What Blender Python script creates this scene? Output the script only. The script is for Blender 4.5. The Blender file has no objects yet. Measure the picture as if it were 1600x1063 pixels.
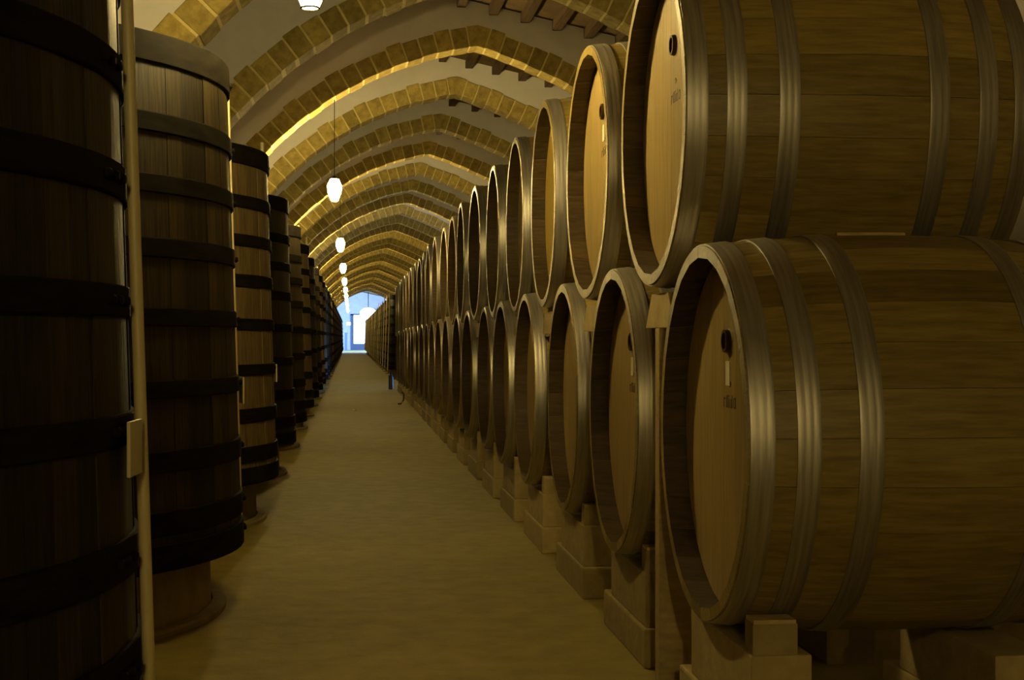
import bpy, bmesh, math, random
from math import sin, cos, pi, sqrt, radians, atan2
random.seed(7)
sc = bpy.context.scene
COL = sc.collection

# ------------------------------------------------------------------ camera, world, exposure
cam_d = bpy.data.cameras.new('camera'); cam = bpy.data.objects.new('camera', cam_d); COL.objects.link(cam)
cam.location = (0, 0, 1.08)
cam.rotation_euler = (radians(90 - 0.11), 0, -math.atan(253 / 2333))
cam_d.sensor_width = 36; cam_d.lens = 2333 * 36 / 1600
cam_d.clip_start = 0.05; cam_d.clip_end = 400
sc.camera = cam
w = bpy.data.worlds.new('world'); sc.world = w; w.use_nodes = True
w.node_tree.nodes['Background'].inputs[0].default_value = (0.45, 0.62, 1.0, 1)
w.node_tree.nodes['Background'].inputs[1].default_value = 1.0
sc.view_settings.view_transform = 'Standard'; sc.view_settings.look = 'None'
sc.view_settings.exposure = 0.12; sc.view_settings.gamma = 1.0; sc.view_settings.use_curve_mapping = False
LAMP_STRENGTH = 430.0
LAMP_COLOR = (1.0, 0.745, 0.27)
DAY_COLOR = (0.16, 0.42, 1.0)
RISE = 0.004                        # the vault climbs gently towards the far end
END_Y = 125.0

# ------------------------------------------------------------------ materials
def new_mat(name, rough=0.6, metal=0.0, spec=0.5):
    m = bpy.data.materials.new(name); m.use_nodes = True
    nt = m.node_tree; b = nt.nodes['Principled BSDF']
    b.inputs['Roughness'].default_value = rough; b.inputs['Metallic'].default_value = metal
    b.inputs['Specular IOR Level'].default_value = spec
    return m, nt, b
def N(nt, t, **kw):
    n = nt.nodes.new(t)
    for k, v in kw.items(): setattr(n, k, v)
    return n
def ramp(nt, fac, stops):
    r = N(nt, 'ShaderNodeValToRGB'); cr = r.color_ramp
    while len(cr.elements) < len(stops): cr.elements.new(0.5)
    for e, (p, c) in zip(cr.elements, stops): e.position = p; e.color = (*c, 1)
    nt.links.new(fac, r.inputs[0]); return r.outputs[0]
def noise(nt, scale, vscale=(1, 1, 1), detail=4, rough=0.55, rand=True):
    tc = N(nt, 'ShaderNodeTexCoord'); mp = N(nt, 'ShaderNodeMapping')
    mp.inputs['Scale'].default_value = vscale
    nt.links.new(tc.outputs['Object'], mp.inputs[0])
    n = N(nt, 'ShaderNodeTexNoise', noise_dimensions='4D')
    n.inputs['Scale'].default_value = scale; n.inputs['Detail'].default_value = detail; n.inputs['Roughness'].default_value = rough
    nt.links.new(mp.outputs[0], n.inputs['Vector'])
    if rand:
        oi = N(nt, 'ShaderNodeObjectInfo'); mu = N(nt, 'ShaderNodeMath', operation='MULTIPLY'); mu.inputs[1].default_value = 57.0
        nt.links.new(oi.outputs['Random'], mu.inputs[0]); nt.links.new(mu.outputs[0], n.inputs['W'])
    return n.outputs['Fac']
def vary(nt, col, fac, lo, hi):
    """multiply a colour by lo..hi as fac runs 0..1"""
    mr = N(nt, 'ShaderNodeMapRange'); mr.inputs['To Min'].default_value = lo; mr.inputs['To Max'].default_value = hi
    nt.links.new(fac, mr.inputs['Value'])
    mx = N(nt, 'ShaderNodeVectorMath', operation='MULTIPLY')
    nt.links.new(col, mx.inputs[0]); nt.links.new(mr.outputs[0], mx.inputs[1]); return mx.outputs[0]
def obj_random(nt): return N(nt, 'ShaderNodeObjectInfo').outputs['Random']
def cell_random(nt, axis, n):
    """random per stave of a body turned round its own axis"""
    tc = N(nt, 'ShaderNodeTexCoord'); s = N(nt, 'ShaderNodeSeparateXYZ'); nt.links.new(tc.outputs['Object'], s.inputs[0])
    a = N(nt, 'ShaderNodeMath', operation='ARCTAN2')
    o = [k for k in range(3) if k != axis]
    nt.links.new(s.outputs[o[1]], a.inputs[0]); nt.links.new(s.outputs[o[0]], a.inputs[1])
    m = N(nt, 'ShaderNodeMath', operation='MULTIPLY'); m.inputs[1].default_value = n / (2 * pi); nt.links.new(a.outputs[0], m.inputs[0])
    f = N(nt, 'ShaderNodeMath', operation='FLOOR'); nt.links.new(m.outputs[0], f.inputs[0])
    oi = obj_random(nt); ad = N(nt, 'ShaderNodeMath', operation='ADD'); nt.links.new(f.outputs[0], ad.inputs[0]); nt.links.new(oi, ad.inputs[1])
    wn = N(nt, 'ShaderNodeTexWhiteNoise', noise_dimensions='1D'); nt.links.new(ad.outputs[0], wn.inputs['W'])
    return wn.outputs['Value']
def bump(nt, b, h, strength, dist=0.01):
    bp = N(nt, 'ShaderNodeBump'); bp.inputs['Strength'].default_value = strength; bp.inputs['Distance'].default_value = dist
    nt.links.new(h, bp.inputs['Height']); nt.links.new(bp.outputs[0], b.inputs['Normal'])
def wood(name, c1, c2, vs, rough, tint='obj', lo=0.75, hi=1.2, cells=(0, 28), blotch=None, bstr=0.15, spec=0.4):
    m, nt, b = new_mat(name, rough, spec=spec)
    g = noise(nt, 6, vs, 5)
    col = ramp(nt, g, [(0.3, c1), (0.72, c2)])
    col = vary(nt, col, obj_random(nt) if tint == 'obj' else cell_random(nt, *cells), lo, hi)
    if blotch: col = vary(nt, col, noise(nt, blotch[0], blotch[1], 3), blotch[2], blotch[3])
    nt.links.new(col, b.inputs['Base Color']); bump(nt, b, g, bstr)
    return m
M = {}
M['oak_stave'] = wood('oak_stave', (0.18, 0.128, 0.031), (0.36, 0.268, 0.072), (1.2, 14, 14), 0.42, 'obj', 0.62, 1.25, blotch=(3, (1, 1, 1), .7, 1.2), spec=.45)
M['oak_body'] = wood('oak_body', (0.18, 0.128, 0.031), (0.36, 0.268, 0.072), (1.2, 14, 14), 0.42, 'cell', 0.62, 1.25, (0, 28), blotch=(3, (1, 1, 1), .7, 1.2), spec=.45)
M['oak_head'] = wood('oak_head', (0.32, 0.23, 0.08), (0.52, 0.38, 0.145), (14, 14, 1.0), 0.34, 'obj', 0.86, 1.08, blotch=(2.2, (1, 1, .5), .75, 1.15), spec=.45)
M['oak_inner_shade'] = wood('oak_inner_shade', (0.035, 0.022, 0.008), (0.085, 0.055, 0.02), (1.2, 14, 14), 0.6, 'obj', .8, 1.2)  # inside of the staves darkened in colour to stand for recess shade
M['chime'] = wood('chime', (0.26, 0.17, 0.06), (0.5, 0.36, 0.13), (10, 10, 10), 0.4, 'obj', .85, 1.1)
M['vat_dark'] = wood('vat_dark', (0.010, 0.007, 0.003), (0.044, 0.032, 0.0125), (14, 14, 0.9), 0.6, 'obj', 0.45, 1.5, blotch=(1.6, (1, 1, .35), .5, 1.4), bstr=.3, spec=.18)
M['vat_pale'] = wood('vat_pale', (0.10, 0.07, 0.027), (0.27, 0.195, 0.083), (9, 9, 0.8), 0.55, 'obj', 0.7, 1.2, blotch=(1.6, (1, 1, .35), .6, 1.3), bstr=.3, spec=.3)
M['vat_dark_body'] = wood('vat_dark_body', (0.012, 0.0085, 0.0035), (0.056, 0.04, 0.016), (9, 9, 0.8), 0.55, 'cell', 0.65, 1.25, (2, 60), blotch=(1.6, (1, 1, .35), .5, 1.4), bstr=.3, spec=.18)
M['vat_pale_body'] = wood('vat_pale_body', (0.11, 0.078, 0.03), (0.30, 0.215, 0.09), (9, 9, 0.8), 0.55, 'cell', 0.7, 1.2, (2, 60), blotch=(1.6, (1, 1, .35), .6, 1.3), bstr=.3, spec=.3)
M['beam'] = wood('beam', (0.05, 0.03, 0.015), (0.15, 0.09, 0.045), (10, .5, 10), 0.7, 'obj', .7, 1.3)
M['pine'] = wood('pine', (0.38, 0.27, 0.12), (0.60, 0.46, 0.22), (3, 10, 10), 0.6, 'obj', .7, 1.1)

def metal(name, c1, c2, rough, vs, met=0.85):
    m, nt, b = new_mat(name, rough, met)
    g = noise(nt, 5, vs, 4)
    nt.links.new(ramp(nt, g, [(0.3, c1), (0.7, c2)]), b.inputs['Base Color'])
    mr = N(nt, 'ShaderNodeMapRange'); mr.inputs['To Min'].default_value = rough - .1; mr.inputs['To Max'].default_value = rough + .12
    nt.links.new(g, mr.inputs[0]); nt.links.new(mr.outputs[0], b.inputs['Roughness'])
    return m
M['hoop'] = metal('galvanised_hoop', (0.30, 0.28, 0.24), (0.52, 0.49, 0.43), 0.43, (25, 1, 1))
M['iron'] = metal('vat_iron', (0.006, 0.005, 0.0035), (0.018, 0.015, 0.010), 0.78, (2, 2, 8), 0.0)
M['iron'].node_tree.nodes['Principled BSDF'].inputs['Specular IOR Level'].default_value = .03
M['black'] = new_mat('black_iron', 0.5, 0.6)[0]; M['black'].node_tree.nodes['Principled BSDF'].inputs['Base Color'].default_value = (0.02, 0.018, 0.015, 1)

def stone(name, c1, c2, scale, lo, hi, rough=0.9, tint=True, bstr=.4, blotch=None):
    m, nt, b = new_mat(name, rough, spec=.25)
    g = noise(nt, scale, (1, 1, 1), 6, .65)
    col = ramp(nt, g, [(0.3, c1), (0.7, c2)])
    if tint: col = vary(nt, col, obj_random(nt), lo, hi)
    if blotch: col = vary(nt, col, noise(nt, blotch[0], (1, 1, 1), 4, .6, False), blotch[1], blotch[2])
    nt.links.new(col, b.inputs['Base Color']); bump(nt, b, g, bstr, .02)
    return m
M['tufa'] = stone('tufa', (0.27, 0.20, 0.05), (0.58, 0.45, 0.14), 14, 0.74, 1.15, bstr=.8)
M['mortar'] = stone('mortar', (0.62, 0.52, 0.20), (0.78, 0.66, 0.30), 20, 1, 1, tint=False)
M['block'] = stone('block', (0.34, 0.26, 0.11), (0.48, 0.38, 0.17), 14, 0.75, 1.1)
M['plinth'] = stone('plinth', (0.20, 0.155, 0.065), (0.34, 0.27, 0.12), 8, .8, 1.1)
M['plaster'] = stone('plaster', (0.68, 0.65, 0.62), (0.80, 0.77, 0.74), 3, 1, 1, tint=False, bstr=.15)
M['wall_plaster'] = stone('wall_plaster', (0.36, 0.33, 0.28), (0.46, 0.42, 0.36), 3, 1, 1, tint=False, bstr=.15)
M['roof'] = stone('roof_boards', (0.09, 0.058, 0.026), (0.17, 0.115, 0.055), 4, 1, 1, tint=False)
M['floor'] = stone('floor_concrete', (0.25, 0.195, 0.045), (0.36, 0.287, 0.069), 7, 1, 1, tint=False, rough=.78, bstr=.35, blotch=(0.9, .7, 1.25))
def flat(name, c, rough=.6, metal=0.0):
    m, nt, b = new_mat(name, rough, metal)
    g = noise(nt, 12, (1, 1, 1), 4)
    nt.links.new(ramp(nt, g, [(.3, tuple(x * .85 for x in c)), (.7, c)]), b.inputs['Base Color']); return m
M['pipe'] = flat('gauge_pipe', (0.62, 0.52, 0.26), .4)
M['plate'] = flat('plate_enamel', (0.62, 0.54, 0.33), .5)
M['paper'] = flat('paper', (0.75, 0.68, 0.50), .7)
M['bung'] = flat('bung', (0.06, 0.035, 0.02), .35)
M['ink'] = flat('ink', (0.10, 0.06, 0.025), .7)
M['cable'] = flat('cable', (0.03, 0.025, 0.02), .6)
M['doorframe'] = flat('door_frame', (0.10, 0.13, 0.20), .5)
M['extinguisher'] = flat('extinguisher', (0.02, 0.02, 0.025), .3)
def emit(name, c, s):
    m = bpy.data.materials.new(name); m.use_nodes = True; nt = m.node_tree
    nt.nodes.remove(nt.nodes['Principled BSDF'])
    e = nt.nodes.new('ShaderNodeEmission'); e.inputs[0].default_value = (*c, 1); e.inputs[1].default_value = s
    nt.links.new(e.outputs[0], nt.nodes['Material Output'].inputs[0]); return m
for _k, _f in (('lamp_low', .16), ('lamp', .95), ('lamp_top', 3.4)): M[_k] = emit(_k + '_glass', LAMP_COLOR, LAMP_STRENGTH * _f)   # upper panes boosted, lower ones cut, to throw more light at the arches
M['globe'] = emit('globe_glass', (0.8, 0.9, 1.0), 12)
M['day'] = emit('added_daylight_pane', (0.22, 0.42, 1.0), 32)  # glow for the two added side windows at the far end
M['day_side'] = emit('daylight_side', DAY_COLOR, 22)
M['day_door'] = emit('daylight_door', (0.55, 0.78, 1.0), 10)

# ------------------------------------------------------------------ mesh helpers
def mesh(name, verts, faces, mat, smooth=False):
    me = bpy.data.meshes.new(name); me.from_pydata(verts, [], faces); me.materials.append(M[mat])
    if smooth:
        for p in me.polygons: p.use_smooth = True
    me.update(); return me
def smooth_by_angle(me, deg=35):
    bm = bmesh.new(); bm.from_mesh(me)
    for f in bm.faces: f.smooth = True
    for e in bm.edges:
        if len(e.link_faces) == 2 and e.calc_face_angle(0) > radians(deg): e.smooth = False
    bm.to_mesh(me); bm.free(); return me
def obj(name, me, parent=None, loc=(0, 0, 0), rot=(0, 0, 0)):
    o = bpy.data.objects.new(name, me); COL.objects.link(o)
    o.location = loc; o.rotation_euler = rot
    if parent: o.parent = parent
    return o
def empty(name, loc=(0, 0, 0), rot=(0, 0, 0)):
    o = bpy.data.objects.new(name, None); COL.objects.link(o); o.location = loc; o.rotation_euler = rot
    o.empty_display_size = .1; return o
def tag(o, label=None, cat=None, group=None, kind=None):
    if label: o['label'] = label
    if cat: o['category'] = cat
    if group: o['group'] = group
    if kind: o['kind'] = kind
    return o
def box_vf(x0, x1, y0, y1, z0, z1):
    v = [(x, y, z) for x in (x0, x1) for y in (y0, y1) for z in (z0, z1)]
    f = [(0, 1, 3, 2), (4, 6, 7, 5), (0, 4, 5, 1), (2, 3, 7, 6), (0, 2, 6, 4), (1, 5, 7, 3)]
    return v, f
def box(name, x0, x1, y0, y1, z0, z1, mat, bev=0.0, shear=False):
    v, f = box_vf(x0, x1, y0, y1, z0, z1)
    if shear: v = [(x, y, z + RISE * y) for x, y, z in v]
    me = mesh(name, v, f, mat)
    if bev:
        bm = bmesh.new(); bm.from_mesh(me)
        bmesh.ops.bevel(bm, geom=bm.edges[:], offset=bev, segments=2, affect='EDGES', profile=.6)
        bm.to_mesh(me); bm.free()
    return me
def lathe(name, prof, axis, n, mat, closed=False, deg=30):
    """turn a profile of (along, radius) round the axis; closed joins last to first"""
    v = []; f = []
    for a, r in prof:
        for k in range(n):
            t = 2 * pi * k / n; c, s = r * cos(t), r * sin(t)
            v.append((a, c, s) if axis == 0 else (c, s, a))
    m = len(prof)
    for i in range(m if closed else m - 1):
        j = (i + 1) % m
        for k in range(n):
            l = (k + 1) % n
            f.append((i * n + k, i * n + l, j * n + l, j * n + k))
    if not closed:
        if prof[0][1] > 1e-6: f.append(tuple(range(n)))
        if prof[-1][1] > 1e-6: f.append(tuple(reversed(range((m - 1) * n, m * n))))
    me = mesh(name, v, f, mat)
    bm = bmesh.new(); bm.from_mesh(me); bmesh.ops.remove_doubles(bm, verts=bm.verts, dist=1e-6)
    bmesh.ops.recalc_face_normals(bm, faces=bm.faces); bm.to_mesh(me); bm.free()
    return smooth_by_angle(me, deg)
def tube(name, pts, r, mat, n=8):
    from mathutils import Vector
    v = []; f = []; P = [Vector(p) for p in pts]
    for i, p in enumerate(P):
        d = (P[min(i + 1, len(P) - 1)] - P[max(i - 1, 0)]).normalized()
        up = Vector((0, 0, 1)) if abs(d.z) < .9 else Vector((1, 0, 0))
        a = d.cross(up).normalized(); b = d.cross(a)
        for k in range(n):
            t = 2 * pi * k / n; v.append(tuple(p + a * (r * cos(t)) + b * (r * sin(t))))
    for i in range(len(P) - 1):
        for k in range(n):
            l = (k + 1) % n; f.append((i * n + k, i * n + l, (i + 1) * n + l, (i + 1) * n + k))
    f.append(tuple(range(n))); f.append(tuple(reversed(range((len(P) - 1) * n, len(P) * n))))
    me = mesh(name, v, f, mat)
    bm = bmesh.new(); bm.from_mesh(me); bmesh.ops.recalc_face_normals(bm, faces=bm.faces); bm.to_mesh(me); bm.free()
    return smooth_by_angle(me, 60)
def prism_y(name, poly, y0, y1, mat):
    """extrude an (x, z) outline along y"""
    n = len(poly)
    v = [(x, y0, z) for x, z in poly] + [(x, y1, z) for x, z in poly]
    f = [tuple(range(n)), tuple(reversed(range(n, 2 * n)))] + [(i, i + n, (i + 1) % n + n, (i + 1) % n) for i in range(n)]
    me = mesh(name, v, f, mat)
    bm = bmesh.new(); bm.from_mesh(me); bmesh.ops.recalc_face_normals(bm, faces=bm.faces); bm.to_mesh(me); bm.free()
    return me
def copy_tree(o, parent=None):
    c = o.copy(); COL.objects.link(c); c.parent = parent
    for ch in list(o.children): copy_tree(ch, c)
    return c
ORD = ['', 'first', 'second', 'third', 'fourth', 'fifth', 'sixth', 'seventh', 'eighth', 'ninth', 'tenth', 'eleventh', 'twelfth', 'thirteenth',
       'fourteenth', 'fifteenth', 'sixteenth', 'seventeenth', 'eighteenth', 'nineteenth', 'twentieth']
TENS = {20: 'twenty', 30: 'thirty', 40: 'forty'}
def ordinal(n):
    if n <= 20: return ORD[n]
    t = n // 10 * 10
    return {30: 'thirtieth', 40: 'fortieth'}[n] if n == t else TENS[t] + '-' + ORD[n - t]

# ------------------------------------------------------------------ room shell
XL, XR, Y0 = -3.1, 4.0, -16.0
AX = 1.225                                    # apex line of the vault
RX, RZ, RI, RT = 1.75, 0.377, 3.5, 0.20       # left arc centre, inner radius, ring thickness
QX, QZ, QI = -0.938, -2.82, 7.0               # flatter right arc
CZ, CS, RGX = 4.37, 0.22, 0.75                           # ceiling ridge height, slope
def ceil_z(x): return CZ - CS * abs(x - RGX)
me = box('floor', XL - .2, XR + .2, Y0 - .2, END_Y + .2, -.2, 0, 'floor')
tag(obj('floor', me), 'dusty olive concrete floor running down the aisle', kind='structure')
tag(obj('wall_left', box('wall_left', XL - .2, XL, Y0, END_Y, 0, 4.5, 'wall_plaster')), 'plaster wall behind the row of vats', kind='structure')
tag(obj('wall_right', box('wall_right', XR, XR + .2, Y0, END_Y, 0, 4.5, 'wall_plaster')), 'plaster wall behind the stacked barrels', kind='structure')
tag(obj('wall_far', box('wall_far', XL - .2, XR + .2, END_Y, END_Y + .2, 0, 5.2, 'plaster')), 'white end wall lit blue by daylight', kind='structure')
tag(obj('wall_near', box('wall_near', XL - .2, XR + .2, Y0 - .2, Y0, 0, 5.2, 'wall_plaster')), 'plaster wall behind the viewer', kind='structure')
poly = [(XL - .2, ceil_z(XL - .2)), (RGX, CZ), (XR + .2, ceil_z(XR + .2)), (XR + .2, ceil_z(XR + .2) + .15), (RGX, CZ + .15), (XL - .2, ceil_z(XL - .2) + .15)]
me = prism_y('ceiling', poly, Y0 - .2, END_Y + .2, 'roof')
for v in me.vertices: v.co.z += RISE * v.co.y
ceiling = tag(obj('ceiling', me), 'dark boarded roof above the stone arches', kind='structure')
bx = AX - .31 * 13 - .155
beam_me = {}
for i in range(22):
    x = bx + .31 * i
    if x < XL + .1 or x > XR - .1: continue
    z = ceil_z(x)
    b = box('beam', -.045, .045, Y0, 104.5, -.09, .0, 'beam', .008, True)
    o = obj('beam', b, ceiling, (x, 0, z), (0, 0, 0))

# ------------------------------------------------------------------ stone arches
ARCH_P = 2.95; ARCH0 = 14.55
A_SPR = math.asin((2.10 - RZ) / RI); B_SPR = math.acos((3.80 - QX) / QI)     # springing angles
A_TOP = math.acos((RX - AX) / RI); B_TOP = math.acos((AX - QX) / QI)           # both arcs meet in a blunt point
KEY = 0.075
N_V = 20
TH = .32
def arc_pt(a, off, side=-1):
    """point on the left (-1) or right (+1) arc, off metres outside the inner curve"""
    if side < 0: return (RX - (RI + off) * cos(a), RZ + (RI + off) * sin(a))
    return (QX + (QI + off) * cos(a), QZ + (QI + off) * sin(a))
def top_angle(off, side):
    return math.acos((RX - AX) / (RI + off)) if side < 0 else math.acos((AX - QX) / (QI + off))
dA = {-1: (A_TOP - KEY / RI - A_SPR) / N_V, 1: (B_TOP - KEY / QI - B_SPR) / N_V}
SPR = {-1: A_SPR, 1: B_SPR}; RAD = {-1: RI, 1: QI}
def voussoir_mesh(k, side):
    rr = random.Random(100 + k)
    ri = RAD[side]; g = .0065 / ri
    ins, out = ri + rr.uniform(-.004, .006), ri + RT + rr.uniform(-.03, .012)
    a0, a1 = -dA[side] / 2 + g + rr.uniform(0, .003) / ri, dA[side] / 2 - g - rr.uniform(0, .003) / ri
    y0 = -TH / 2 + rr.uniform(-.008, .004)
    v = []
    for y in (y0, TH / 2):
        for a, r in ((a0, ins), (a0, out), (a1, out), (a1, ins)):
            v.append((r * sin(a), y, r * cos(a)))
    f = [(0, 1, 2, 3), (7, 6, 5, 4), (0, 4, 5, 1), (1, 5, 6, 2), (2, 6, 7, 3), (3, 7, 4, 0)]
    me = mesh('voussoir', v, f, 'tufa')
    bm = bmesh.new(); bm.from_mesh(me)
    bmesh.ops.recalc_face_normals(bm, faces=bm.faces)
    bmesh.ops.bevel(bm, geom=[e for e in bm.edges], offset=.005, segments=1, affect='EDGES')
    bm.to_mesh(me); bm.free()
    return me
V_ME = {sd: [voussoir_mesh(k, sd) for k in range(7)] for sd in (-1, 1)}
def strip_prism(name, top, bot, y0, y1, mat):
    """solid between two polylines of equal length"""
    n = len(top); v = []
    for y in (y0, y1):
        v += [(x, y, z) for x, z in top] + [(x, y, z) for x, z in bot]
    f = []; T0, B0, T1, B1 = 0, n, 2 * n, 3 * n
    for i in range(n - 1):
        f += [(T0 + i, T0 + i + 1, B0 + i + 1, B0 + i), (T1 + i, B1 + i, B1 + i + 1, T1 + i + 1),
              (T0 + i, T1 + i, T1 + i + 1, T0 + i + 1), (B0 + i, B0 + i + 1, B1 + i + 1, B1 + i)]
    f += [(T0, B0, B1, T1), (T0 + n - 1, T1 + n - 1, B1 + n - 1, B0 + n - 1)]
    me = mesh(name, v, f, mat)
    bm = bmesh.new(); bm.from_mesh(me); bmesh.ops.remove_doubles(bm, verts=bm.verts, dist=1e-5)
    bmesh.ops.recalc_face_normals(bm, faces=bm.faces); bm.to_mesh(me); bm.free(); return me
def arch_curve(off, n=24):
    l = [arc_pt(A_SPR + (top_angle(off, -1) - A_SPR) * i / n, off, -1) for i in range(n + 1)]
    r = [arc_pt(B_SPR + (top_angle(off, 1) - B_SPR) * i / n, off, 1) for i in range(n)]
    return l + r[::-1]
MORTAR = strip_prism('mortar', arch_curve(RT - .012), arch_curve(.006), -TH / 2 + .006, TH / 2 - .006, 'mortar')
ex = arch_curve(RT - .012)
bot = [(XL, ex[0][1])] + ex + [(XR, ex[-1][1])]
top = [(x, ceil_z(x) - .004) for x, z in bot]
SPANDREL = strip_prism('spandrel_wall', top, bot, -TH / 2 + .015, TH / 2 - .015, 'plaster')
ka, kb_ = A_TOP - (KEY - .006) / RI, B_TOP - (KEY - .006) / QI
KEYSTONE = prism_y('keystone', [arc_pt(ka, 0), arc_pt(A_TOP, 0), arc_pt(kb_, 0, 1), arc_pt(kb_, RT, 1), arc_pt(top_angle(RT, -1), RT), arc_pt(ka, RT)], -TH / 2 - .004, TH / 2, 'tufa')
def joined_ring():
    v = []; f = []
    for side in (-1, 1):
        for k in range(N_V):
            am = SPR[side] + dA[side] * (k + .5); b0 = len(v); h = dA[side] / 2 - .007 / RAD[side]
            for y in (-TH / 2, TH / 2):
                for da, off in ((-h, 0), (-h, RT), (h, RT), (h, 0)):
                    x, z = arc_pt(am + da, off, side); v.append((x, y, z))
            q = [(0, 1, 2, 3), (7, 6, 5, 4), (0, 4, 5, 1), (1, 5, 6, 2), (2, 6, 7, 3), (3, 7, 4, 0)]
            if side > 0: q = [tuple(reversed(t)) for t in q]
            f += [tuple(b0 + i for i in t) for t in q]
    return mesh('voussoirs', v, f, 'tufa')
FAR_RING = joined_ring()
n_arch = 0
for i in range(-8, 33):
    y = ARCH0 + ARCH_P * (i - 2)
    if y < Y0 + 1: continue
    lampy = (i - 2) % 3 == 0
    a = empty('stone_arch', (0, y, RISE * y))
    if y > 6.5:
        n_arch += 1
        lab = ordinal(n_arch) + ' golden stone arch from the viewer' + (', a lantern cable hanging from it' if lampy else ' among those fully in view')
        tag(a, lab if not lampy else lab, 'arch', 'stone arches of the vault')
    else:
        kb = int(round((5.7 - y) / ARCH_P))
        tag(a, 'golden stone arch that carries the nearest lantern' if kb == 0 else ordinal(kb) + ' golden stone arch overhead, behind the nearest lantern', 'arch', 'stone arches of the vault')
    obj('mortar', MORTAR, a); obj('spandrel_wall', SPANDREL, a)
    obj('keystone', KEYSTONE, a)
    if 3 < y < 38:
        for side in (-1, 1):
            for k in range(N_V):
                th = pi / 2 - (SPR[side] + dA[side] * (k + .5))       # tilt from the vertical
                c = (RX, 0, RZ) if side < 0 else (QX, 0, QZ)
                obj('voussoir', V_ME[side][(k * 3 + i + side) % 7], a, c, (0, -th if side < 0 else th, 0))
    else:
        tag(obj('voussoirs', FAR_RING, a), kind='stuff')

# ------------------------------------------------------------------ barrels on the right
BL, BR_END, BR_MID = 1.0, .490, .522
N_ST = 28
def brad(t): return BR_END + (BR_MID - BR_END) * (1 - (2 * t - 1) ** 2)
def stave_mesh(k):
    rr = random.Random(k); n = 10; v = []; f = []
    w2 = pi / N_ST - .0012
    for i in range(n + 1):
        t = i / n; r = brad(t) + (0 if i in (0, n) else rr.uniform(-.0006, .0006)); x = BL * t
        for rad, m in ((r, (-1, -.33, .33, 1)), (r - .03, (1, -1))):
            for q in m:
                a = w2 * q; v.append((x, rad * sin(a), rad * cos(a)))
    for i in range(n):
        for k2 in range(6):
            l = (k2 + 1) % 6
            f.append((i * 6 + k2, i * 6 + l, (i + 1) * 6 + l, (i + 1) * 6 + k2))
    f.append(tuple(range(6))); f.append(tuple(reversed(range(n * 6, n * 6 + 6))))
    me = mesh('stave', v, f, 'oak_stave'); me.materials.append(M['oak_inner_shade'])
    for i_, p_ in enumerate(me.polygons):
        if i_ < 6 * n and i_ % 6 == 4: p_.material_index = 1
    bm = bmesh.new(); bm.from_mesh(me); bmesh.ops.recalc_face_normals(bm, faces=bm.faces); bm.to_mesh(me); bm.free()
    return smooth_by_angle(me, 40)
STAVES = [stave_mesh(k) for k in range(3)]
nseg = 10
prof = [(BL * i / nseg, brad(i / nseg)) for i in range(nseg + 1)]
prof = [(0.0, BR_END - .028)] + [(0.0, BR_END - .004)] + [(.004, BR_END)] + prof[1:-1] + [(BL - .004, BR_END), (BL, BR_END - .004), (BL, BR_END - .028)] + [(BL * i / nseg, brad(i / nseg) - .03) for i in range(nseg - 1, 0, -1)]
BODY = lathe('body', prof, 0, 56, 'oak_body', closed=True)
BODY.materials.append(M['oak_inner_shade'])
for p_ in BODY.polygons:
    c_ = p_.center
    if c_.x > .002 and c_.x < BL - .002 and sqrt(c_.y ** 2 + c_.z ** 2) < brad(c_.x / BL) - .018: p_.material_index = 1
def hoop_mesh(t0, t1):
    r0, r1 = brad(t0), brad(t1); th = .0045
    P = [(t0, r0 + .0005), (t0, r0 + th), (t0 + (t1 - t0) * .06, r0 + th + .0008)]
    for q, dr in ((.3, .0008), (.36, .0003), (.42, .0008), (.62, .0008), (.68, .0003), (.74, .0008), (.94, .0008)):
        P.append((t0 + (t1 - t0) * q, r0 + (r1 - r0) * q + th + dr))
    P += [(t1, r1 + th), (t1, r1 + .0005)]
    return lathe('hoop', P, 0, 72, 'hoop', closed=True, deg=60)
HOOPS = [hoop_mesh(a, b) for a, b in ((.004, .062), (.113, .168), (.258, .315), (.685, .742), (.832, .887), (.938, .996))]
HEAD_R = BR_END - .027; HEAD_X = .07
edges = [-HEAD_R, -.36, -.24, -.11, .02, .14, .27, .37, HEAD_R]
def plank_mesh(y0, y1):
    n = 6; g = .0008; P = []
    ya, yb = y0 + g, y1 - g
    r = HEAD_R - .0005
    top = [(ya + (yb - ya) * i / n, sqrt(max(r * r - (ya + (yb - ya) * i / n) ** 2, 1e-5))) for i in range(n + 1)]
    P = top + [(y, -z) for y, z in reversed(top)]
    m = len(P); v = [(0, y, z) for y, z in P] + [(.022, y, z) for y, z in P]
    f = [tuple(range(m)), tuple(reversed(range(m, 2 * m)))] + [(i, i + m, (i + 1) % m + m, (i + 1) % m) for i in range(m)]
    me = mesh('head_plank', v, f, 'oak_head')
    bm = bmesh.new(); bm.from_mesh(me); bmesh.ops.remove_doubles(bm, verts=bm.verts, dist=1e-6)
    bmesh.ops.recalc_face_normals(bm, faces=bm.faces); bm.to_mesh(me); bm.free(); return me
PLANKS = [plank_mesh(a, b) for a, b in zip(edges[:-1], edges[1:])]
HEAD = lathe('head', [(0, 0.0), (0, HEAD_R), (.022, HEAD_R), (.022, 0.0)], 0, 56, 'oak_head')
BUNG = lathe('bung', [(-.004, 0), (-.004, .022), (-.012, .023), (-.012, .030), (-.004, .032), (.002, .032)], 0, 24, 'bung')
LABEL = box('paper_label', -.0015, 0, -.021, .021, -.032, .032, 'paper')
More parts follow.
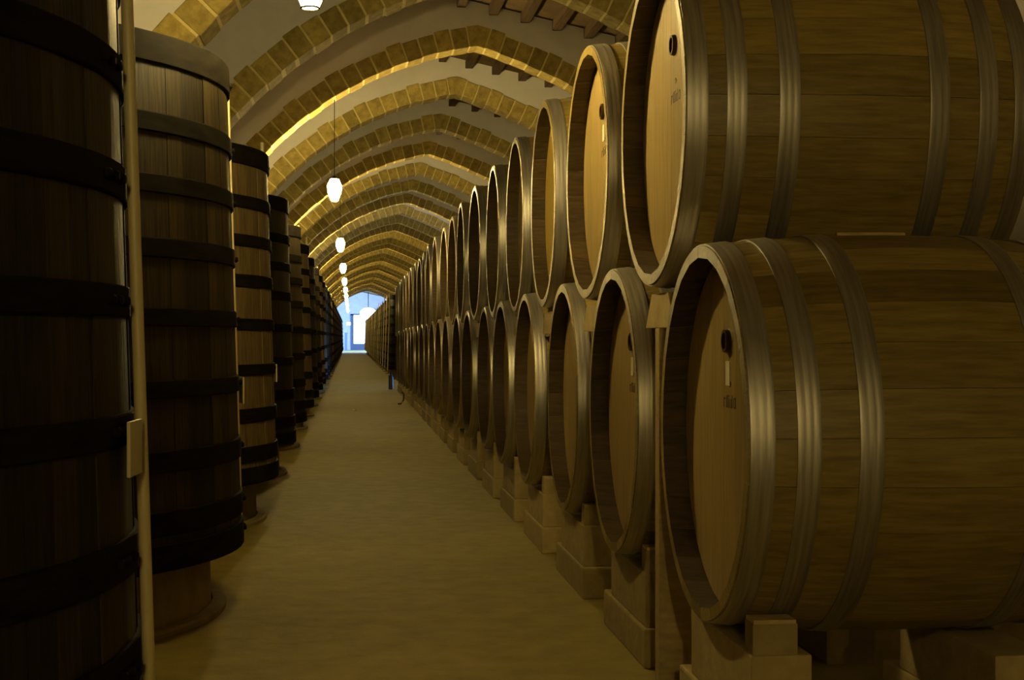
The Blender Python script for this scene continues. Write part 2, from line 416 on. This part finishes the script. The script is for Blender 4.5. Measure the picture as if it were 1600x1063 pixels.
def stamp_mesh():
    """burnt-in mark: a small leaf over a row of worn strokes"""
    v = []; f = []
    def q(y0, y1, z0, z1):
        a, b_ = box_vf(-.0008, 0, y0, y1, z0, z1); o = len(v); v.extend(a); f.extend(tuple(o + i for i in t) for t in b_)
    for y, z0, z1, wd in ((-.062, -.02, .006, .004), (-.052, .002, .006, .01), (-.034, -.02, .012, .005), (-.02, -.02, .014, .005), (-.006, -.02, .004, .005), (-.006, .009, .013, .005),
                          (.012, -.02, .004, .004), (.024, -.02, .014, .005), (.018, -.02, -.016, .012), (.018, 0, .004, .012), (.042, -.018, .006, .004), (.058, -.018, .006, .004), (.05, -.02, -.016, .016), (.05, .004, .008, .016)):
        q(-y - wd / 2, -y + wd / 2, z0, z1)
    q(-.006, .006, .035, .05); q(-.012, .0, .04, .046); q(0, .013, .046, .052)
    return mesh('stamp', v, f, 'ink')
STAMP = stamp_mesh()
def barrel(name, detailed, marks=True, label=True):
    b = empty(name)
    if detailed:
        for k in range(N_ST):
            obj('stave', STAVES[k % 3], b, (0, 0, 0), (2 * pi * (k + .37) / N_ST, 0, 0))
        for p in PLANKS: obj('head_plank', p, b, (HEAD_X, 0, 0))
        obj('rear_head', HEAD, b, (BL - HEAD_X - .022, 0, 0))
    else:
        obj('body', BODY, b)
        obj('head', HEAD, b, (HEAD_X, 0, 0))
    for h in HOOPS if detailed else HOOPS[:3]: obj('hoop', h, b)
    if marks:
        tag(obj('bung', BUNG, b, (HEAD_X, -.03, .24)), 'dark round bung')
        if label: tag(obj('paper_label', LABEL, b, (HEAD_X, -.03, .155)), 'small pale paper label')
        tag(obj('stamp', STAMP, b, (HEAD_X, -.05, .085)), 'faint dark stamp', kind='stuff')
    return b
proto_near = None; proto_far = barrel('barrel', False, marks=False); proto_mid = barrel('barrel', False)
proto_near = barrel('barrel', True); proto_near_nolabel = barrel('barrel', True, True, False)
used = set()
def take(p):
    if p.name in used: return copy_tree(p)
    used.add(p.name); return p
BX = .915; B_D0 = 3.86; B_P = 1.30; N_LOW = 21; SINK = .005
low = []
def zlow(d): return .83 - SINK * (d - B_D0)
def zup(d): return 1.735 - SINK * (d - B_D0)
jit = random.Random(3)
for row in ('lower', 'upper'):
    for k in range(1, N_LOW + 1):
        d = B_D0 + B_P * (k - 1) + (.65 if row == 'upper' else 0)
        if k <= 3: p = proto_near_nolabel if (row == 'upper' and k in (1, 3)) else proto_near
        elif k <= 8: p = proto_mid
        else: p = proto_far
        b = take(p)
        j = 0 if k == 1 else jit.uniform(-.012, .012)
        b.location = (BX + j, d, zlow(d) if row == 'lower' else zup(d))
        b.rotation_euler = (jit.uniform(-.12, .12) if k > 1 else 0, 0, jit.uniform(-.012, .012) if k > 1 else 0)
        pos = 'nearest' if k == 1 else ordinal(k) + ' nearest'
        tag(b, f'pale oak barrel with metal hoops, {pos} in the {row} row', 'barrel', 'oak barrels stacked two high')
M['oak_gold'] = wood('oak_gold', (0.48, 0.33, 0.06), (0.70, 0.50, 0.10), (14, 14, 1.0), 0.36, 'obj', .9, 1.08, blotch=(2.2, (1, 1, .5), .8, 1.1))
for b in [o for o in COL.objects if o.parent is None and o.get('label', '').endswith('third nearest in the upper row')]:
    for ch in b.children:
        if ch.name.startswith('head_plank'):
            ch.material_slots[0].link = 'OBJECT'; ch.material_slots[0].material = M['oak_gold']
for p in (proto_near, proto_far, proto_mid, proto_near_nolabel):
    assert p.name in used

# cradles of pale stone blocks under every lower barrel, spacers under every upper one
LOWB = box('base_block', 0, .17, -.385, .40, 0, .13, 'block', .008)
CHOCK = prism_y('chock', [(0, 0), (.11, 0), (.11, .075), (0, .075)], -.358, -.285, 'block')
PADM = box('pad', 0, .105, -.358, -.285, .075, .085, 'pine', .001)
for k in range(1, N_LOW + 1):
    d = B_D0 + B_P * (k - 1); zb = zlow(d) - .514 - .008 * 0
    for rear in (0, 1):
        if rear and k > 3: continue
        c = empty('barrel_cradle', (.95 if not rear else 1.56, d, 0))
        obj('base_block', LOWB, c); obj('saddle_block', box('saddle_block', 0, .15, -.36, .28, .13, zb - .002 - .014 * rear, 'block', .006), c, (.008, 0, 0))
        if k < 12 and not rear: obj('chock', CHOCK, c, (.012, 0, zb - .002)) and obj('pad', PADM, c, (.014, 0, zb - .002))
        pos = 'nearest' if k == 1 else ordinal(k) + ' nearest'
        tag(c, f'pale stone block cradle under the {"back" if rear else "front"} end of the {pos} lower barrel', 'cradle', 'stone cradles under the lower barrels')
for k in range(1, N_LOW + 1):
    d = B_D0 + B_P * (k - 1) + .65; zt = zup(d) - .517
    poly = [(-.212, 0), (.212, 0), (.12, .105), (-.12, .105)]
    v = [(x, y, z) for x in (0, .15) for y, z in poly]
    me = mesh('spacer', v, [(0, 1, 2, 3), (7, 6, 5, 4), (0, 4, 5, 1), (1, 5, 6, 2), (2, 6, 7, 3), (3, 7, 4, 0)], 'block')
    bm = bmesh.new(); bm.from_mesh(me); bmesh.ops.recalc_face_normals(bm, faces=bm.faces); bm.to_mesh(me); bm.free()
    o = obj('spacer_block', me, None, (.945, d, zt - .105))
    pos = 'nearest' if k == 1 else ordinal(k) + ' nearest'
    tag(o, f'pale wedge-shaped spacer block carrying the {pos} upper barrel', 'spacer', 'spacer blocks under the upper barrels')
o = obj('timber_post', box('timber_post', 0, .10, -.03, .03, 0, zup(4.51) - .517 - .107, 'pine', .004), None, (.935, 4.50, 0))
tag(o, 'upright timber post between the two nearest lower barrels', 'post')
o = obj('wooden_stick', tube('wooden_stick', [(0, 0, 0), (.19, -.01, 0)], .008, 'pine'), None, (1.31, 3.93, 1.357), (0, 0, .03))
tag(o, 'short pale wooden stick lying on top of the nearest lower barrel', 'stick')

# ------------------------------------------------------------------ vats
VX, VY0, VP = -1.66, 3.095, 2.95
VZ0, VZ1, VR0, VR1 = .254, 2.16, 1.225, 1.165
def vrad(z): return VR0 + (VR1 - VR0) * (z - VZ0) / (VZ1 - VZ0)
N_VS = 84
def vat_stave(k):
    rr = random.Random(k + 50); v = []; f = []; w2 = pi / N_VS - .0006; n = 4
    dr = rr.uniform(-.002, .002)
    for i in range(n + 1):
        z = VZ0 + (VZ1 - VZ0) * i / n; r = vrad(z) + dr
        for rad, m in ((r, (-1, 0, 1)), (r - .05, (1, -1))):
            for q in m: v.append((rad * cos(w2 * q), rad * sin(w2 * q), z))
    for i in range(n):
        for k2 in range(5):
            l = (k2 + 1) % 5; f.append((i * 5 + k2, i * 5 + l, (i + 1) * 5 + l, (i + 1) * 5 + k2))
    f.append(tuple(range(5))); f.append(tuple(reversed(range(n * 5, n * 5 + 5))))
    return v, f
def vat_stave_mesh(k, mat):
    me = mesh('stave', *vat_stave(k), mat)
    bm = bmesh.new(); bm.from_mesh(me); bmesh.ops.recalc_face_normals(bm, faces=bm.faces); bm.to_mesh(me); bm.free(); return me
VST = {m: [vat_stave_mesh(k, m) for k in range(5)] for m in ('vat_dark', 'vat_pale')}
VBODY = {m: lathe('body', [(VZ0, VR0 - .05), (VZ0, VR0), (VZ1, VR1), (VZ1, VR1 - .05)], 2, 60, m, closed=True) for m in ('vat_dark_body', 'vat_pale_body')}
FR = [(0, .057), (.149, .186), (.264, .299), (.382, .419), (.512, .546), (.647, .68), (.777, .818), (.889, .935), (.95, 1)]
def vat_hoop(f0, f1):
    za, zb = VZ1 - (VZ1 - VZ0) * f1, VZ1 - (VZ1 - VZ0) * f0
    return lathe('hoop', [(za, vrad(za) + .001), (za, vrad(za) + .009), (za + .004, vrad(za) + .012), (zb - .004, vrad(zb) + .012), (zb, vrad(zb) + .009), (zb, vrad(zb) + .001)], 2, 84, 'iron', closed=True, deg=25)
VHOOP = [vat_hoop(a, b) for a, b in FR]
VLID = lathe('lid', [(VZ1 - .10, 0), (VZ1 - .10, VR1 - .052), (VZ1 - .14, VR1 - .052), (VZ1 - .14, 0)], 2, 60, 'vat_dark_body')
VFLOOR = lathe('bottom', [(VZ0 + .03, 0), (VZ0 + .03, VR0 - .052), (VZ0 + .0, VR0 - .052), (VZ0 + .0, 0)], 2, 60, 'vat_dark_body')
VPLINTH = lathe('plinth', [(0, 0), (0, 1.11), (.03, 1.105), (VZ0 - .002, 1.10), (VZ0 - .002, 0)], 2, 72, 'plinth')
VCURB = lathe('curb', [(0, 1.112), (0, 1.165), (.018, 1.165), (.028, 1.155), (.028, 1.112)], 2, 72, 'plinth', closed=True)
BOLT = lathe('bolt', [(0, .011), (.009, .011), (.013, .007), (.013, 0)], 0, 10, 'iron')
PR = .013
def pipe_mesh(al, top):
    off = .013 + PR
    P = [((vrad(z) + off) * cos(al), (vrad(z) + off) * sin(al), z) for z in (VZ0 - .02, .8, 1.5, VZ1 + top)]
    return tube('gauge_pipe', P, PR, 'pipe', 12)
PIPE = pipe_mesh(radians(3), .05); PIPE_T = pipe_mesh(radians(3), .13)
def vat(name, mode):
    v = empty(name)
    if mode in ('vat_dark', 'vat_pale'):
        for k in range(N_VS): obj('stave', VST[mode][k % 5], v, (0, 0, 0), (0, 0, 2 * pi * k / N_VS))
    else: obj('body', VBODY[mode], v)
    for i, h in enumerate(VHOOP):
        ho = obj('hoop', h, v)
        if mode in ('vat_dark', 'vat_pale'):
            z = VZ1 - (VZ1 - VZ0) * (FR[i][0] + FR[i][1]) / 2
            for da in (-9, -6.5, -3.5):
                al = radians(2 + da); r = vrad(z) + .012
                obj('bolt', BOLT, ho, (r * cos(al), r * sin(al), z), (0, 0, al))
    obj('lid', VLID, v); obj('bottom', VFLOOR, v); obj('plinth', VPLINTH, v); obj('curb', VCURB, v)
    tag(obj('gauge_pipe', PIPE_T if 'pale' in mode else PIPE, v), 'pale vertical gauge pipe')
    if 'body' in mode: return v
    al = radians(-3); z = .86; r = vrad(z) + .03
    tag(obj('number_plate', box('number_plate', -.004, .004, -.06, .06, -.055, .055, 'plate', .003) if name + mode not in PL else PL[name + mode], v, (r * cos(al), r * sin(al), z), (0, 0, al)), 'pale rectangular plate')
    return v
PL = {}
protos = {m: vat('wooden_vat', m) for m in ('vat_dark', 'vat_pale', 'vat_dark_body', 'vat_pale_body')}
rv = random.Random(11)
def place_vat(x, y, mode, flip, lab, grp, rot=0):
    p = protos[mode]
    v = take(p); v.location = (x, y, 0)
    v.rotation_euler = (0, 0, (pi if flip else 0) + rot)
    tag(v, lab, 'vat', grp); return v
pale = {3, 6, 9, 10, 14}
k = 0
while True:
    k += 1; y = VY0 + VP * (k - 1)
    if y > 101: break
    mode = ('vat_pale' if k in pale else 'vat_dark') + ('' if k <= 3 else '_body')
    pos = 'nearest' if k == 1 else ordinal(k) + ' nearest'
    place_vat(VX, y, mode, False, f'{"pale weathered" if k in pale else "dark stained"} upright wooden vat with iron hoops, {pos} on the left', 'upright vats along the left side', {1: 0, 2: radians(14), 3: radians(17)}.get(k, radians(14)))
kr = 0; y = 38.4
while y < 101:
    kr += 1
    pos = 'nearest' if kr == 1 else ordinal(kr) + ' nearest'
    place_vat(2.20, y, 'vat_dark_body' if kr % 3 else 'vat_pale_body', True, f'distant upright wooden vat on the right beyond the barrels, {pos} there', 'upright vats beyond the barrels')
    y += VP
assert all(p.name in used for p in protos.values())

# ------------------------------------------------------------------ lanterns
def lantern_meshes():
    n = 6; lev = [(0, .034), (.085, .068), (.15, .072), (.215, .040)]
    panes = []
    for k in range(n):
        a0, a1 = 2 * pi * k / n + .26, 2 * pi * (k + 1) / n + .26
        v = []
        for z, r in lev: v += [(r * cos(a0), r * sin(a0), z), (r * cos(a1), r * sin(a1), z)]
        f = [(2 * i, 2 * i + 1, 2 * i + 3, 2 * i + 2) for i in range(len(lev) - 1)]
        me = mesh('pane', v, f, 'lamp_low'); me.materials.append(M['lamp']); me.materials.append(M['lamp_top'])
        for i_, p_ in enumerate(me.polygons): p_.material_index = i_
        bm = bmesh.new(); bm.from_mesh(me)
        bmesh.ops.solidify(bm, geom=bm.faces[:], thickness=.002); bm.to_mesh(me); bm.free()
        panes.append(me)
    ribs = []
    for k in range(n):
        a = 2 * pi * k / n + .26
        ribs.append(tube('frame_rib', [((r + .001) * cos(a), (r + .001) * sin(a), z) for z, r in lev], .0022, 'black', 6))
    bottom = lathe('bottom_pane', [(-.001, 0), (-.001, .032), (.001, .032), (.001, 0)], 2, 6, 'lamp_low')
    cap = lathe('cap', [(.213, 0), (.213, .046), (.219, .046), (.232, .02), (.245, .008), (.245, 0)], 2, 12, 'black')
    ringb = lathe('base_ring', [(-.003, .031), (-.003, .037), (.003, .037), (.003, .031)], 2, 12, 'black', closed=True)
    return panes, ribs, bottom, cap, ringb
PANES, RIBS, BOT, CAP, RINGB = lantern_meshes()
LX = -.15
soffit = RZ + sqrt(RI ** 2 - (RX - LX) ** 2)
nl = 0
for i in range(-7, 33, 3):
    y = ARCH0 + ARCH_P * (i - 2)
    if y < Y0 + .5: continue
    z = 2.30 + .0045 * y + (.03 if i == 2 else 0)
    l = empty('hanging_lantern', (LX, y, z))
    for p in PANES: obj('pane', p, l)
    for r in RIBS: obj('frame_rib', r, l)
    obj('bottom_pane', BOT, l); obj('cap', CAP, l); obj('base_ring', RINGB, l)
    obj('cable', tube('cable', [(0, 0, .24), (0, 0, soffit + RISE * y - z + .004)], .004, 'cable', 6), l)
    if y > 0:
        nl += 1
        tag(l, f'glowing hexagonal lantern on a cable, {"nearest, cut by the top edge of the view" if nl == 1 else ordinal(nl) + " nearest"}', 'lamp', 'lanterns down the aisle')
    else:
        tag(l, ('closer' if y > -5 else 'farther') + ' of the two glowing lanterns behind the viewer', 'lamp', 'lanterns down the aisle')

# ------------------------------------------------------------------ far end: door, windows, globe lamp
def window(name, x, y0, y1, z0, z1, inward, mat, lab):
    wd = empty(name, (x, (y0 + y1) / 2, z0)); h = z1 - z0; hw = (y1 - y0) / 2
    s = inward
    obj('pane', box('pane', min(0, .02 * s), max(0, .02 * s), -hw + .03, hw - .03, .03, h - .03, mat), wd)
    for (a, b, c, e) in ((-hw, -hw + .07, 0, h), (hw - .07, hw, 0, h), (-hw, hw, 0, .07), (-hw, hw, h - .07, h), (-.03, .03, 0, h)):
        obj('frame_bar', box('frame_bar', min(0, .06 * s), max(0, .06 * s), a, b, c, e, 'doorframe'), wd)
    tag(wd, lab, kind='structure'); return wd
window('window_1', XR, 31.6, 33.2, .02, 1.3, -1, 'day_side', 'daylit side opening past the end of the barrels')
window('added_window_2', XR, 106, 120, .5, 3.0, -1, 'day', 'added glowing side window giving blue light near the far end on the right')  # unseen glowing pane, added to turn the far end blue
window('added_window_3', XL, 106, 120, .5, 2.7, 1, 'day', 'added glowing side window giving blue light near the far end on the left')  # its added counterpart on the left, also there for the blue light
dr = empty('door_1', (.28, END_Y, 0))
obj('glazing', box('glazing', .02, 1.7, -.03, 0, .55, 2.9, 'day_door'), dr)
obj('kick_panel', box('kick_panel', 0, 1.72, -.05, 0, 0, .55, 'doorframe'), dr)
for x0, x1 in ((-.24, .02), (1.70, 1.92)): obj('jamb', box('jamb', x0, x1, -.12, 0, 0, 3.0, 'doorframe'), dr)
obj('lintel', box('lintel', -.24, 1.92, -.12, 0, 2.9, 3.0, 'doorframe'), dr)
tag(dr, 'tall bright glazed door in the far end wall', kind='structure')
o = empty('dark_post', (-.32, 119, 0))
obj('shaft', box('shaft', -.11, .11, -.11, .11, 0, 1.38, 'doorframe', .02), o); obj('cap', box('cap', -.13, .13, -.13, .13, 1.38, 1.44, 'doorframe', .01), o)
tag(o, 'slim dark post standing left of the far door', 'post')
o = empty('wall_sign', (-.1, END_Y, 2.2)); obj('panel', box('panel', -.2, .2, -.05, 0, -.12, .12, 'day_door'), o)
obj('housing', box('housing', -.23, .23, -.03, 0, -.15, .15, 'doorframe'), o)
tag(o, 'small lit sign on the end wall left of the door', 'sign')
o = empty('globe_lamp', (1.35, 112, 2.85))
obj('globe', lathe('globe', [(.42 * -cos(pi * i / 12), .62 * sin(pi * i / 12)) for i in range(13)], 2, 24, 'globe'), o)
obj('rod', tube('rod', [(0, 0, .42), (0, 0, ceil_z(1.35) + RISE * 112 - 2.85)], .03, 'black'), o)
tag(o, 'large bright white globe lamp on a rod near the far door', 'lamp')

# ------------------------------------------------------------------ small things
o = empty('fire_extinguisher', (.84, 31.0, 0)); o.scale = (.62, .62, .62)
obj('cylinder', lathe('cylinder', [(0, .07), (.01, .08), (.40, .08), (.47, .05), (.50, .025)], 2, 20, 'extinguisher'), o)
obj('valve', lathe('valve', [(.50, .022), (.53, .022), (.53, .035), (.55, .035)], 2, 12, 'black'), o)
obj('handle', box('handle', -.10, .03, -.012, .012, .55, .57, 'black', .004), o)
tag(o, 'dark extinguisher standing at the far end of the barrel row', 'extinguisher')
o = obj('bent_pipe', tube('bent_pipe', [(0, 0, .012), (.05, 0, .012), (.09, 0, .06), (.10, .02, .16), (.07, .03, .2)], .012, 'cable'), None, (.76, 24.0, 0))
tag(o, 'thin dark bent pipe on the floor beside the barrel row', 'pipe')
o = obj('paper_scrap', mesh('paper_scrap', [(0, 0, .001), (.05, .01, .012), (.06, .09, .002), (.01, .08, .02), (.0, 0, .003), (.05, .01, .014), (.06, .09, .004), (.01, .08, .022)],
        [(0, 3, 2, 1), (4, 5, 6, 7), (0, 1, 5, 4), (1, 2, 6, 5), (2, 3, 7, 6), (3, 0, 4, 7)], 'paper'), None, (.04, 22, 0))
tag(o, 'small white paper scrap on the aisle floor', 'paper')
